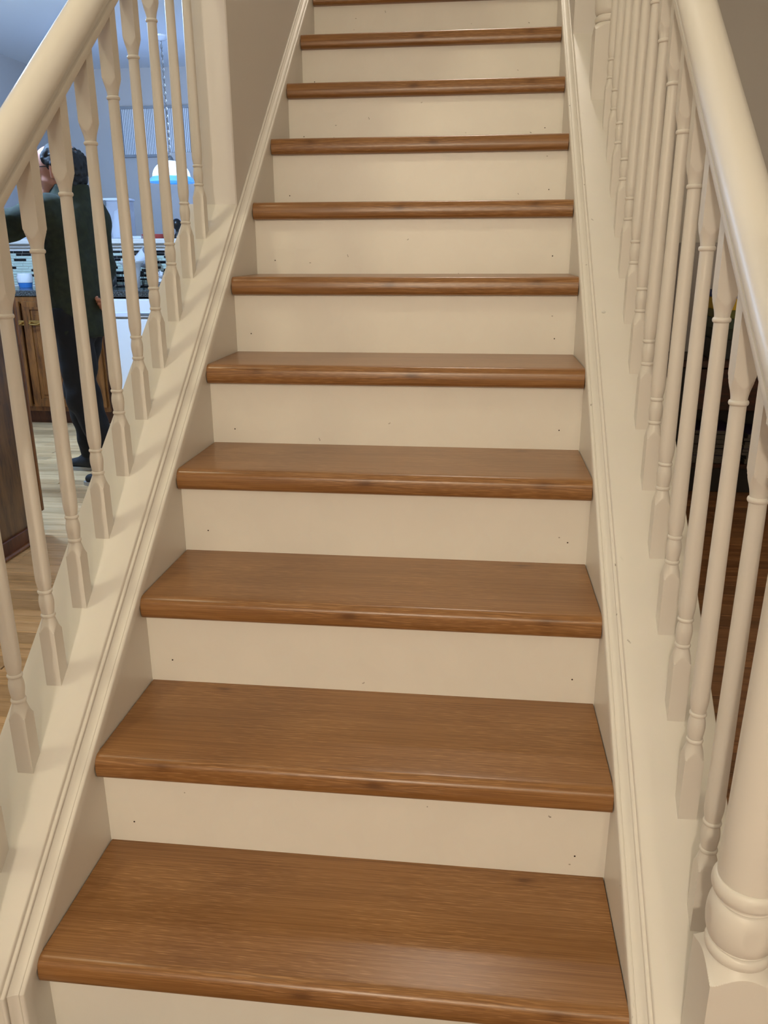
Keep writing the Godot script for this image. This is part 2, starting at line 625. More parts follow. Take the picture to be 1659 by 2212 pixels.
# ------------------------------------------------------------------ knee walls
func moulding_profile() -> PackedVector2Array:
	# x: out from the wall, y: height above the nosing line
	var p := PackedVector2Array([Vector2(0, -0.016), Vector2(0, 0.0255), Vector2(0.0008, 0.0275)])
	for k in 5:
		var a := PI * 0.5 - PI * 0.62 * k / 4.0
		p.append(Vector2(0.003 + cos(a) * 0.0038, 0.0240 + sin(a) * 0.0042))
	p.append(Vector2(0.0058, 0.0195))
	for k in 7:
		var a := float(k) / 6.0
		p.append(Vector2(lerpf(0.0072, 0.0195, a), lerpf(0.0185, 0.0100, a) - sin(a * PI) * 0.0022))
	p.append_array([Vector2(0.0202, 0.0082), Vector2(0.0214, 0.0080), Vector2(0.0218, 0.0100), Vector2(0.0240, 0.0094), Vector2(0.0262, 0.0075), Vector2(0.0272, 0.0045), Vector2(0.0272, -0.016)])
	return p

func build_knee_walls() -> void:
	for sg in [-1.0, 1.0]:
		var z_end := -1.632 if sg < 0 else -2.30
		var side := "left" if sg < 0 else "right"
		# the wall under the cap
		var poly := PackedVector2Array([Vector2(-0.205, 0), Vector2(-0.205, line_y(-0.205) + 0.02), Vector2(z_end + 0.0, line_y(z_end) + 0.02), Vector2(z_end, 0)])
		var w := MB.new()
		w.sweep(poly, [func(p): return Vector3(sg * WALL_X, p.y, p.x), func(p): return Vector3(sg * 0.588, p.y, p.x)], 20)
		var wall := struct("wall_knee_" + side, w, M.white)
		# sloped cap board
		var cap := MB.new()
		var prof := PackedVector2Array()
		var x0 := 0.4612
		var x1 := 0.599
		for q in [[x0, 0.016], [x0, 0.0345], [x0 + 0.001, 0.0365], [x0 + 0.003, CAP_H], [x1 - 0.005, CAP_H], [x1 - 0.0015, 0.0365], [x1, 0.033], [x1, 0.016]]:
			prof.append(Vector2(sg * q[0], q[1]))
		cap.sweep(prof, [func(p): return sl(p.x, p.y, -0.186), func(p): return sl(p.x, p.y, z_end - 0.002)])
		obj("wall_cap", cap, M.capc if sg < 0 else M.capm, wall)
		# profiled moulding along the cap's inner edge, mitred down at the foot
		var mo := MB.new()
		var mp := moulding_profile()
		var end := -3.55
		var foot := func(p: Vector2) -> Vector3: return Vector3(sg * (WALL_X - p.x), 0.0, -0.2095 + p.y * 0.85)
		var mitre := func(p: Vector2) -> Vector3: return sl(sg * (WALL_X - p.x), p.y, -0.2095 + p.y * 0.85)
		var top := func(p: Vector2) -> Vector3: return sl(sg * (WALL_X - p.x), p.y, end)
		mo.sweep(mp, [foot, mitre, top])
		obj("cap_moulding", mo, M.white if sg < 0 else M.capm, wall)

func build_flake() -> void:
	var m := MB.new()
	m.lathe([Vector2(0.0003, 0.0), Vector2(0.0042, 0.0004), Vector2(0.0046, 0.0012), Vector2(0.0028, 0.0020), Vector2(0.0003, 0.0022)], Vector3.ZERO, 9, 30)
	var f := obj("paint_flake", m, M.ceiling)
	f.position = sl(0.4775, CAP_H + 0.0004, -1.306)
	f.rotation = Vector3(atan(SLOPE), 0.5, 0)
	f.scale = Vector3(1.25, 1.4, 0.8)
	tag(f, "tiny white paint flake lying on the right knee wall cap", "flake")

# ------------------------------------------------------------------ stairs
func tread_profile() -> PackedVector2Array:
	# (z behind the nose, y below the top), from the back along the top, round the nose, to the underside
	var p := PackedVector2Array()
	p.append(Vector2(-(RUN + 0.030), 0))
	for k in 6:
		p.append(Vector2(lerpf(-(RUN + 0.02), -0.03, k / 5.0), 0))
	var r := 0.0165
	for k in 9:
		var a := PI / 2.0 * (1.0 - k / 8.0)
		p.append(Vector2(-r - 0.0012 + cos(a) * r, -r + sin(a) * r))
	p.append(Vector2(0.0, -0.024))
	p.append(Vector2(-0.0004, -0.030))
	for k in 7:
		var a := -PI / 2.0 * k / 6.0
		p.append(Vector2(-0.0125 + cos(a) * 0.0115, -0.0331 + sin(a) * 0.0115))
	p.append(Vector2(-0.045, -0.0446))
	return p

func build_stairs() -> void:
	var s := thing("staircase", "straight staircase with wood-look brown treads and painted cream risers", "staircase")
	var prof := tread_profile()
	var meshes := []
	for variant in 2:
		var mb := MB.new()
		var rows := []
		var uvs := []
		for xi in 2:
			var row := PackedVector3Array()
			var uv := PackedVector2Array()
			var acc := 0.0
			for k in prof.size():
				if k:
					acc += prof[k].distance_to(prof[k - 1])
				var x := (HALF - 0.0018) * (-1.0 if xi == 0 else 1.0)
				row.append(Vector3(x, prof[k].y, prof[k].x))
				uv.append(Vector2(0.02 + 0.90 * xi if variant == 0 else 0.94 - 0.90 * xi, 0.04 + acc * 2.35))
			rows.append(row)
			uvs.append(uv)
		mb.grid(rows, false, 35.0, Vector3(0, -0.02, -0.12), uvs)
		for xi in 2:
			var o := Vector3.LEFT if xi == 0 else Vector3.RIGHT
			var mid := Vector3(rows[xi][0].x, -0.02, -0.06)
			for k in prof.size() - 1:
				mb.flat_tri(mid, rows[xi][k], rows[xi][k + 1], o)
			mb.flat_tri(mid, rows[xi][prof.size() - 1], rows[xi][0], o)
		meshes.append(mb.mesh())
	var rng := RandomNumberGenerator.new()
	rng.seed = 4
	var nail := MB.new()
	nail.lathe([Vector2(0.0001, 0.0), Vector2(0.0017, 0.0), Vector2(0.0014, 0.0006), Vector2(0.0001, 0.0008)], Vector3.ZERO, 8)
	var nail_mesh := nail.mesh()
	for k in range(1, 16):
		var y := k * RISE
		var z := -k * RUN
		var rz := z - 0.0271
		var bottom := y - RISE if k > 1 else 0.0
		var ri := obj("riser", bb(Vector3(-HALF, bottom - (0.0 if k == 1 else 0.04), rz - 0.018), Vector3(HALF, y - 0.040, rz), 0.0), M.riser, s)
		for side in [-1.0, 1.0]:
			var na := obj("nail", nail_mesh, M.nail, ri)
			na.rotation.x = PI / 2.0
			na.position = Vector3(side * (0.385 + rng.randf_range(-0.004, 0.012)), bottom + rng.randf_range(0.03, 0.05), rz)
		if k < 15:
			var tr := obj("tread", meshes[0 if k % 3 != 2 else 1], M.tread, s)
			tr.position = Vector3(0, y, z)
	# skirt boards along both sides
	for sg in [-1.0, 1.0]:
		var sk := MB.new()
		var poly := PackedVector2Array([Vector2(-0.218, 0), Vector2(-0.218, line_y(-0.218) - 0.010), Vector2(-3.6, line_y(-3.6) - 0.010), Vector2(-3.6, line_y(-3.6) - 0.5), Vector2(-0.75, 0)])
		sk.sweep(poly, [func(p): return Vector3(sg * HALF, p.y, p.x), func(p): return Vector3(sg * (WALL_X + 0.001), p.y, p.x)], 20)
		obj("skirt_board", sk, M.white, s)
	struct("floor_upper", bb(Vector3(-0.5, 2.60, -3.68), Vector3(0.5, 2.85, -7.0), 0.002), M.brown[0])

# ------------------------------------------------------------------ balustrades
func baluster_profile() -> Array:
	# radius, height above the cap on the axis; beyond the square's corner radius the section is square
	var p := []
	p.append(Vector2(0.03, -0.022))
	p.append(Vector2(0.03, 0.086))
	for k in 17:
		var a := k / 16.0
		p.append(Vector2(lerpf(0.0198, 0.0104, pow(a, 0.62)), lerpf(0.0905, 0.1165, a)))
	for k in 13:
		var a := PI * (k / 12.0 - 0.5)
		p.append(Vector2(0.0102 + cos(a) * 0.0022, 0.1200 + sin(a) * 0.0034))
	for k in 15:
		var a := k / 14.0
		p.append(Vector2(0.0106 + sin(pow(a, 1.25) * PI) * 0.0022 - 0.0003 * a, lerpf(0.1245, 0.1600, a)))
	for k in 13:
		var a := PI * (k / 12.0 - 0.5)
		p.append(Vector2(0.0102 + cos(a) * 0.0022, 0.1645 + sin(a) * 0.0032))
	for k in 8:
		var a := k / 7.0
		p.append(Vector2(lerpf(0.0104, 0.0131, sin(a * PI / 2.0)), lerpf(0.1685, 0.192, a)))
	for k in 10:
		var a := (k + 1) / 10.0
		p.append(Vector2(lerpf(0.0131, 0.0104, a), lerpf(0.195, 0.6190, a)))
	for k in 13:
		var a := PI * (k / 12.0 - 0.5)
		p.append(Vector2(0.0104 + cos(a) * 0.0024, 0.6245 + sin(a) * 0.0036))
	for k in 17:
		var a := k / 16.0
		p.append(Vector2(lerpf(0.0106, 0.0198, pow(a, 1.55)), lerpf(0.6290, 0.6600, a)))
	p.append(Vector2(0.03, 0.664))
	p.append(Vector2(0.03, 0.800))
	return p

func rail_profile() -> PackedVector2Array:
	var half := [Vector2(0.0205, 0.0), Vector2(0.0225, 0.003), Vector2(0.0245, 0.015), Vector2(0.0238, 0.0205), Vector2(0.0195, 0.0225), Vector2(0.0178, 0.0275), Vector2(0.0192, 0.0325), Vector2(0.0245, 0.0365), Vector2(0.0288, 0.041)]
	for k in 9:
		var a := PI / 2.0 * k / 8.0
		half.append(Vector2(cos(a) * 0.0302, 0.046 + sin(a) * 0.0345))
	var p := PackedVector2Array()
	for q in half:
		p.append(q)
	for k in range(half.size() - 2, -1, -1):
		p.append(Vector2(-half[k].x, half[k].y))
	return p

func newel_profile(low: float, high: float) -> Array:
	# radius, height above the foot of the turned part's block
	var p := []
	p.append(Vector2(0.08, low))
	p.append(Vector2(0.08, -0.002))
	for k in 40:
		var a := k / 39.0
		p.append(Vector2(lerpf(0.0565, 0.0350, pow(a, 0.7)), lerpf(0.0, 0.0200, a)))
	for k in 17:
		var a := PI * (k / 16.0 - 0.5)
		p.append(Vector2(0.0338 + cos(a) * 0.0052, 0.0290 + sin(a) * 0.0085))
	p.append(Vector2(0.0335, 0.0385))
	for k in 21:
		var a := PI * (k / 20.0 - 0.5)
		p.append(Vector2(0.0330 + cos(a) * 0.0088, 0.0700 + sin(a) * 0.0300))
	p.append(Vector2(0.0325, 0.1010))
	p.append(Vector2(0.0325, 0.1060))
	for k in 17:
		var a := PI * (k / 16.0 - 0.5)
		p.append(Vector2(0.0345 + cos(a) * 0.0062, 0.1180 + sin(a) * 0.0120))
	p.append(Vector2(0.0350, 0.1310))
	for k in 8:
		var a := k / 7.0
		p.append(Vector2(lerpf(0.0352, 0.0270, a), lerpf(0.134, high - 0.30, a)))
	for k in 7:
		var a := PI * (k / 6.0 - 0.5)
		p.append(Vector2(0.0275 + cos(a) * 0.006, high - 0.285 + sin(a) * 0.010))
	for k in 8:
		var a := k / 7.0
		p.append(Vector2(lerpf(0.0300, 0.0565, pow(a, 1.5)), lerpf(high - 0.272, high - 0.235, a)))
	p.append(Vector2(0.08, high - 0.233))
	p.append(Vector2(0.08, high - 0.03))
	p.append(Vector2(0.045, high))
	return p

func build_balustrades() -> void:
	var bm := MB.new()
	bm.lathe(baluster_profile(), Vector3.ZERO, 48, 17.0, 0.01375)
	var bmesh := bm.mesh()
	for sg in [-1.0, 1.0]:
		var count := 11 if sg < 0 else 14
		var label := "white painted balustrade of slim turned balusters in front of the kitchen" if sg < 0 else "white painted balustrade of turned balusters ending at a thick turned newel post"
		var t := thing("stair_balustrade", label, "balustrade")
		var z_top := -1.632 if sg < 0 else -2.005
		var rail := MB.new()
		var rp := rail_profile()
		rail.sweep(rp, [func(p): return sl(sg * RAIL_X + p.x, 0.815 + p.y, -0.20), func(p): return sl(sg * RAIL_X + p.x, 0.815 + p.y, z_top)], 30.0)
		obj("handrail", rail, M.white, t)
		for i in count:
			var z := -0.325 - i * RUN / 2.0
			var b := obj("baluster", bmesh, M.white, t)
			b.position = sl(sg * (0.530 if sg < 0 else 0.5347), CAP_H + 0.001, z)
		var low := MB.new()
		low.lathe(newel_profile(-0.367, 0.90), Vector3.ZERO, 144, 15.0, 0.04)
		var nw := obj("newel_post", low, M.white, t)
		nw.position = Vector3(sg * 0.535, 0.367, -0.18)
		if sg > 0:
			var up := MB.new()
			up.lathe(newel_profile(-0.20, 0.72), Vector3.ZERO, 144, 15.0, 0.04)
			var n2 := obj("newel_post", up, M.white, t)
			n2.position = Vector3(0.5365, 1.794, -2.042)

# ------------------------------------------------------------------ kitchen
func build_kitchen() -> void:
	# tall oak cabinet whose end panel faces the stairs
	var tall := thing("tall_cabinet", "tall oak cabinet end with a dark base strip beside the stairs", "cabinet", Vector3(-2.0, 0, -2.3))
	obj("end_panel", bb(Vector3(0.27, 0.0, 0.55), Vector3(0.295, 2.1, -0.235), 0.002), M.oak_end, tall)
	obj("body", bb(Vector3(-0.32, 0.10, 0.55), Vector3(0.27, 2.1, -0.285), 0.002), M.oak_dark, tall)
	obj("stile", bb(Vector3(0.245, 0.10, -0.235), Vector3(0.298, 2.1, -0.290), 0.002), M.oak_end, tall)
	obj("door", bb(Vector3(-0.315, 0.105, -0.298), Vector3(0.296, 2.09, -0.318), 0.004), M.oak, tall)
	obj("base_strip", bb(Vector3(0.27, 0.0, 0.55), Vector3(0.308, 0.075, -0.232), 0.003), M.oak_dark, tall)
	obj("shoe_moulding", bb(Vector3(0.29, 0.0, 0.55), Vector3(0.322, 0.018, -0.230), 0.006), M.oak, tall)
	# base cabinet
	var cab := thing("base_cabinet", "oak base cabinet with brass pull under the dark granite worktop", "cabinet", Vector3(-2.98, 0, -5.2))
	obj("body", bb(Vector3(-0.60, 0.10, 0.30), Vector3(0.565, 0.90, -0.30), 0.002), M.oak_dark, cab)
	obj("toe_kick", bb(Vector3(-0.60, 0, 0.235), Vector3(0.565, 0.10, -0.30), 0.001), M.oak_dark, cab)
	obj("face_frame", frame(Vector3(-0.60, 0.10, 0.30), Vector3(0.565, 0.90, 0.318), 0.045), M.oak, cab)
	for k in 2:
		var x0 := -0.56 + k * 0.565
		var d := obj("door", panel_door(Vector3(x0, 0.135, 0.318), 0.545, 0.735), M.oak, cab)
		var hd := MB.new()
		var hx: float = x0 + (0.52 if k == 0 else 0.09)
		hd.tube([Vector3(hx - 0.04, 0.725, 0.338), Vector3(hx - 0.04, 0.725, 0.362), Vector3(hx - 0.02, 0.716, 0.368), Vector3(hx + 0.02, 0.716, 0.368), Vector3(hx + 0.04, 0.725, 0.362), Vector3(hx + 0.04, 0.725, 0.338)], 0.0055)
		hd.box(Vector3(hx, 0.725, 0.3405), Vector3(0.10, 0.035, 0.004), 0.0015)
		obj("handle", hd, M.brass, d)
	# dishwasher
	var dw := thing("dishwasher", "white dishwasher with grey latch under the granite worktop", "dishwasher", Vector3(-2.10, 0, -5.2))
	obj("body", bb(Vector3(-0.298, 0.09, 0.28), Vector3(0.298, 0.89, -0.30), 0.002), M.appliance, dw)
	obj("door", bb(Vector3(-0.297, 0.11, 0.28), Vector3(0.297, 0.755, 0.312), 0.008), M.appliance, dw)
	var cp := obj("control_panel", bb(Vector3(-0.297, 0.765, 0.28), Vector3(0.297, 0.888, 0.318), 0.008), M.appliance, dw)
	obj("grip_strip", bb(Vector3(-0.297, 0.766, 0.312), Vector3(0.297, 0.800, 0.324), 0.005), M.plastic, cp)
	obj("latch", bb(Vector3(-0.07, 0.776, 0.322), Vector3(0.07, 0.794, 0.328), 0.003), M.grey, cp)
	obj("toe_plate", bb(Vector3(-0.297, 0.0, 0.21), Vector3(0.297, 0.09, 0.225), 0.002), M.grey, dw)
	var cab2 := thing("base_cabinet", "oak base cabinet right of the dishwasher, behind the knee wall", "cabinet", Vector3(-1.40, 0, -5.2))
	obj("body", bb(Vector3(-0.395, 0.10, 0.30), Vector3(0.79, 0.90, -0.30), 0.002), M.oak_dark, cab2)
	obj("door", panel_door(Vector3(-0.36, 0.135, 0.30), 0.55, 0.735), M.oak, cab2)
	obj("toe_kick", bb(Vector3(-0.395, 0, 0.235), Vector3(0.79, 0.10, -0.30), 0.001), M.oak_dark, cab2)
	# worktop and the splash wall with the white ledge
	var ct := obj("countertop", bb(Vector3(-3.655, 0.902, -4.875), Vector3(-0.605, 0.945, -5.548), 0.006), M.granite)
	tag(ct, "dark speckled granite worktop running along the kitchen", "countertop")
	var half := struct("wall_half", bb(Vector3(-3.66, 0, -5.55), Vector3(-0.6, 1.25, -5.70), 0.002), M.white)
	obj("wall_ledge", bb(Vector3(-3.658, 1.252, -5.50), Vector3(-0.602, 1.289, -5.86), 0.006), M.white, half)
	obj("ledge_moulding", bb(Vector3(-3.658, 1.228, -5.53), Vector3(-0.602, 1.252, -5.551), 0.004), M.white, half)
	var sp := MB.new()
	sp.box(Vector3(-2.13, 1.0775, -5.5535), Vector3(3.04, 0.263, 0.006), 0)
	var spo := obj("splash_backing", sp, M.grout, half)
	var dk := MB.new()
	var lt := MB.new()
	var rng := RandomNumberGenerator.new()
	rng.seed = 77
	var rows := 13
	for r in rows:
		var y := 0.958 + r * 0.0192
		var x := -3.62 - rng.randf() * 0.1
		while x < -1.2:
			var w: float = [0.048, 0.074, 0.10][rng.randi() % 3]
			var a := maxf(x, -3.64)
			var tm := dk if (r == rows - 1 or rng.randf() < 0.42) else lt
			if x + w > -3.62:
				tm.box(Vector3((a + x + w) / 2.0, y + 0.0082, -5.5485), Vector3(x + w - a - 0.003, 0.0165, 0.006), 0.001)
			x += w
	obj("dark_tiles", dk, M.tile_dark, spo).set_meta("kind", "stuff")
	obj("pale_tiles", lt, M.tile_light, spo).set_meta("kind", "stuff")
	# things on the ledge
	var ledge := 1.2895
	var box := thing("storage_tub", "clear plastic tub with white contents standing on the white ledge", "container", Vector3(-2.56, ledge, -5.68))
	obj("tub", tub(0.20, 0.16, 0.27), M.clear, box)
	obj("lid", bb(Vector3(-0.105, 0.27, 0.085), Vector3(0.105, 0.29, -0.085), 0.006), M.plastic, box)
	obj("clip", bb(Vector3(-0.085, 0.235, 0.083), Vector3(-0.055, 0.275, 0.094), 0.003), M.grey, box)
	var blob := MB.new()
	blob.lathe([Vector2(0.001, 0.006), Vector2(0.055, 0.008), Vector2(0.06, 0.06), Vector2(0.045, 0.13), Vector2(0.03, 0.2), Vector2(0.001, 0.215)], Vector3.ZERO, 20, 60)
	obj("contents", blob, M.bag, box)
	var tray := MB.new()
	tray.lathe([Vector2(0.001, 0.0), Vector2(0.06, 0.0), Vector2(0.085, 0.022), Vector2(0.088, 0.03), Vector2(0.083, 0.03), Vector2(0.06, 0.008), Vector2(0.001, 0.006)], Vector3.ZERO, 32, 40)
	var tr := obj("shallow_bowl", tray, M.red)
	tr.position = Vector3(-2.28, ledge, -5.66)
	tr.scale = Vector3(1.15, 1.1, 1.0)
	tag(tr, "shallow pinkish red bowl on the white ledge", "bowl")
	var slip := obj("paper_pad", bx(Vector3(-2.41, ledge + 0.0095, -5.60), Vector3(0.13, 0.018, 0.10), 0.003), M.plastic)
	tag(slip, "flat pale pad lying on the ledge beside the red bowl", "pad")
	var bot := MB.new()
	bot.lathe([Vector2(0.001, 0), Vector2(0.030, 0), Vector2(0.033, 0.006), Vector2(0.030, 0.018), Vector2(0.013, 0.04), Vector2(0.012, 0.062), Vector2(0.026, 0.078), Vector2(0.034, 0.10), Vector2(0.030, 0.125), Vector2(0.014, 0.14), Vector2(0.001, 0.143)], Vector3.ZERO, 28, 45)
	var fig := obj("ornament", bot, M.black)
	fig.position = Vector3(-2.085, ledge, -5.62)
	tag(fig, "small black knobbed ornament at the right of the ledge", "ornament")
	var bl := obj("blue_box", bx(Vector3(-3.44, ledge + 0.045, -5.62), Vector3(0.09, 0.09, 0.07), 0.006), M.blue)
	bl.name = "carton"
	tag(bl, "small blue carton at the far left of the ledge", "carton")
	var pb := MB.new()
	pb.lathe([Vector2(0.001, 0), Vector2(0.035, 0), Vector2(0.06, 0.03), Vector2(0.065, 0.055), Vector2(0.061, 0.055), Vector2(0.05, 0.03), Vector2(0.001, 0.01)], Vector3.ZERO, 28, 40)
	var bowl := obj("bowl", pb, M.plastic)
	bowl.position = Vector3(-3.31, ledge, -5.60)
	tag(bowl, "pale bowl on the ledge next to the blue carton", "bowl")
	# things on the worktop
	var top := 0.9455
	var jug := thing("pitcher", "white pitcher with a slot handle on the granite worktop", "pitcher", Vector3(-2.325, top, -5.28))
	var jb := MB.new()
	jb.lathe([Vector2(0.001, 0.0), Vector2(0.045, 0.0), Vector2(0.05, 0.01), Vector2(0.055, 0.10), Vector2(0.068, 0.16), Vector2(0.085, 0.175), Vector2(0.087, 0.188), Vector2(0.08, 0.188), Vector2(0.06, 0.16), Vector2(0.045, 0.02), Vector2(0.001, 0.012)], Vector3.ZERO, 32, 40)
	obj("body", jb, M.appliance, jug)
	var hole := MB.new()
	hole.lathe([Vector2(0.0005, -0.035), Vector2(0.009, -0.02), Vector2(0.013, 0.0), Vector2(0.009, 0.022), Vector2(0.0005, 0.035)], Vector3.ZERO, 16, 60)
	var ho := obj("slot", hole, M.black, jug)
	ho.position = Vector3(-0.004, 0.12, 0.053)
	ho.scale = Vector3(1, 1, 0.35)
	var cup := MB.new()
	cup.lathe([Vector2(0.001, 0.0), Vector2(0.04, 0.0), Vector2(0.055, 0.015), Vector2(0.062, 0.11), Vector2(0.058, 0.11), Vector2(0.045, 0.015), Vector2(0.001, 0.01)], Vector3.ZERO, 28, 40)
	var cu := obj("measuring_cup", cup, M.clear)
	cu.material_override = M.plastic
	cu.position = Vector3(-2.33, top + 0.17, -5.44)
	cu.rotation = Vector3(0.25, 0, -0.9)
	tag(cu, "pale round cup lying tilted on top of the rack behind the pitcher", "cup")
	var rack := thing("dish_rack", "dark dish rack behind the white pitcher on the worktop", "rack", Vector3(-2.34, top, -5.44))
	var rw := MB.new()
	for k in 7:
		var xx := -0.15 + k * 0.05
		rw.tube([Vector3(xx, 0.004, 0.07), Vector3(xx, 0.11, 0.08)], 0.003, 6)
		rw.tube([Vector3(xx, 0.004, -0.07), Vector3(xx, 0.11, -0.08)], 0.003, 6)
		rw.tube([Vector3(xx, 0.006, -0.07), Vector3(xx, 0.006, 0.07)], 0.003, 6)
	for q in [0.004, 0.055, 0.11]:
		rw.tube([Vector3(-0.16, q, 0.07 + q * 0.09), Vector3(0.16, q, 0.07 + q * 0.09)], 0.0035, 6)
		rw.tube([Vector3(-0.16, q, -0.07 - q * 0.09), Vector3(0.16, q, -0.07 - q * 0.09)], 0.0035, 6)
	obj("wires", rw, M.black, rack)
	var pan := MB.new()
	pan.lathe([Vector2(0.001, 0.0), Vector2(0.10, 0.0), Vector2(0.13, 0.03), Vector2(0.135, 0.075), Vector2(0.128, 0.075), Vector2(0.12, 0.03), Vector2(0.001, 0.012)], Vector3.ZERO, 40, 40)
	var pn := obj("steel_basin", pan, M.steel)
	pn.position = Vector3(-2.56, top, -5.20)
	tag(pn, "grey steel basin on the worktop left of the pitcher", "basin")
	var bag := crumple(0.12, 0.22, 0.09, 5)
	var bg := obj("plastic_bag", bag, M.bag)
	bg.position = Vector3(-2.60, top + 0.09, -5.42)
	tag(bg, "crumpled white plastic bag behind the grey basin", "bag")
	var bag2 := obj("paper_towel", crumple(0.10, 0.12, 0.08, 8), M.bag)
	bag2.position = Vector3(-2.16, top + 0.058, -5.30)
	tag(bag2, "crumpled white paper on the worktop right of the pitcher", "paper")
	var tubc := thing("small_tub", "small white tub with blue base on the granite worktop", "tub", Vector3(-3.17, top, -5.30))
	var tb := MB.new()
	tb.lathe([Vector2(0.001, 0), Vector2(0.045, 0), Vector2(0.052, 0.035), Vector2(0.001, 0.036)], Vector3.ZERO, 28, 40)
	obj("base", tb, M.lightblue, tubc)
	var tb2 := MB.new()
	tb2.lathe([Vector2(0.001, 0.036), Vector2(0.054, 0.036), Vector2(0.058, 0.07), Vector2(0.05, 0.10), Vector2(0.001, 0.105)], Vector3.ZERO, 28, 40)
	obj("top", tb2, M.appliance, tubc)
	# return-air grille high on the back wall
	var gr := thing("wall_grille", "framed grille of upright slats high on the kitchen wall", "grille", Vector3(-2.66, 2.195, -6.90))
	obj("frame", frame(Vector3(-0.33, -0.205, 0.0), Vector3(0.33, 0.205, 0.022), 0.022), M.grille, gr)
	obj("backing", bb(Vector3(-0.31, -0.185, 0.0), Vector3(0.31, 0.185, 0.004), 0), M.grille, gr)
	for k in 40:
		var xx := -0.303 + k * 0.0155
		obj("slat", bx(Vector3(xx, 0, 0.010), Vector3(0.009, 0.37, 0.010), 0.001), M.appliance, gr)
	var th := thing("thermostat", "small grey thermostat on the wall left of the pendant", "thermostat", Vector3(-2.63, 1.93, -6.90))
	obj("case", bb(Vector3(-0.04, -0.05, 0), Vector3(0.03, 0.05, 0.02), 0.004), M.plastic, th)
	obj("dial", bb(Vector3(-0.012, 0.01, 0.02), Vector3(0.018, 0.04, 0.026), 0.004), M.grey, th)

func frame(a: Vector3, b: Vector3, w: float) -> MB:
	var m := MB.new()
	var z := (a.z + b.z) / 2.0
	var d := absf(b.z - a.z)
	m.box(Vector3(a.x + w / 2.0, (a.y + b.y) / 2.0, z), Vector3(w, b.y - a.y, d), 0.0015)
	m.box(Vector3(b.x - w / 2.0, (a.y + b.y) / 2.0, z), Vector3(w, b.y - a.y, d), 0.0015)
	m.box(Vector3((a.x + b.x) / 2.0, a.y + w / 2.0, z), Vector3(b.x - a.x - 2 * w, w, d), 0.0015)
	m.box(Vector3((a.x + b.x) / 2.0, b.y - w / 2.0, z), Vector3(b.x - a.x - 2 * w, w, d), 0.0015)
	return m

func panel_door(o: Vector3, w: float, h: float) -> MB:
	var m := frame(o, o + Vector3(w, h, 0.02), 0.055)
	m.box(o + Vector3(w / 2.0, h / 2.0, 0.006), Vector3(w - 0.11, h - 0.11, 0.012), 0.001)
	m.box(o + Vector3(w / 2.0, h / 2.0, 0.012), Vector3(w - 0.16, h - 0.16, 0.012), 0.010)
	return m

func tub(w: float, d: float, h: float) -> MB:
	var m := MB.new()
	var t := 0.003
	m.box(Vector3(0, t / 2.0, 0), Vector3(w * 0.9, t, d * 0.9), 0)
	for s in [-1.0, 1.0]:
		m.box(Vector3(s * (w / 2.0 - 0.006), h / 2.0, 0), Vector3(t, h, d - 0.01), 0.001)
		m.box(Vector3(0, h / 2.0, s * (d / 2.0 - 0.006)), Vector3(w - 0.012, h, t), 0.001)
	return m

func crumple(w: float, h: float, d: float, seed_: int) -> MB:
	var f := noise(2.6, seed_, 3)
	var rows := []
	for i in 15:
		var a := PI * i / 14.0
		var row := PackedVector3Array()
		for k in 24:
			var b := TAU * k / 24.0
			var u := Vector3(sin(a) * cos(b), -cos(a), sin(a) * sin(b))
			var s := 1.0 + f.get_noise_3d(u.x, u.y, u.z) * 0.55
			row.append(Vector3(u.x * w * 0.55 * s, maxf(u.y * h * 0.5 * s, -h * 0.42), u.z * d * 0.6 * s))
		rows.append(row)
	var m := MB.new()
	m.grid(rows, true, 18.0, Vector3.ZERO)
	return m

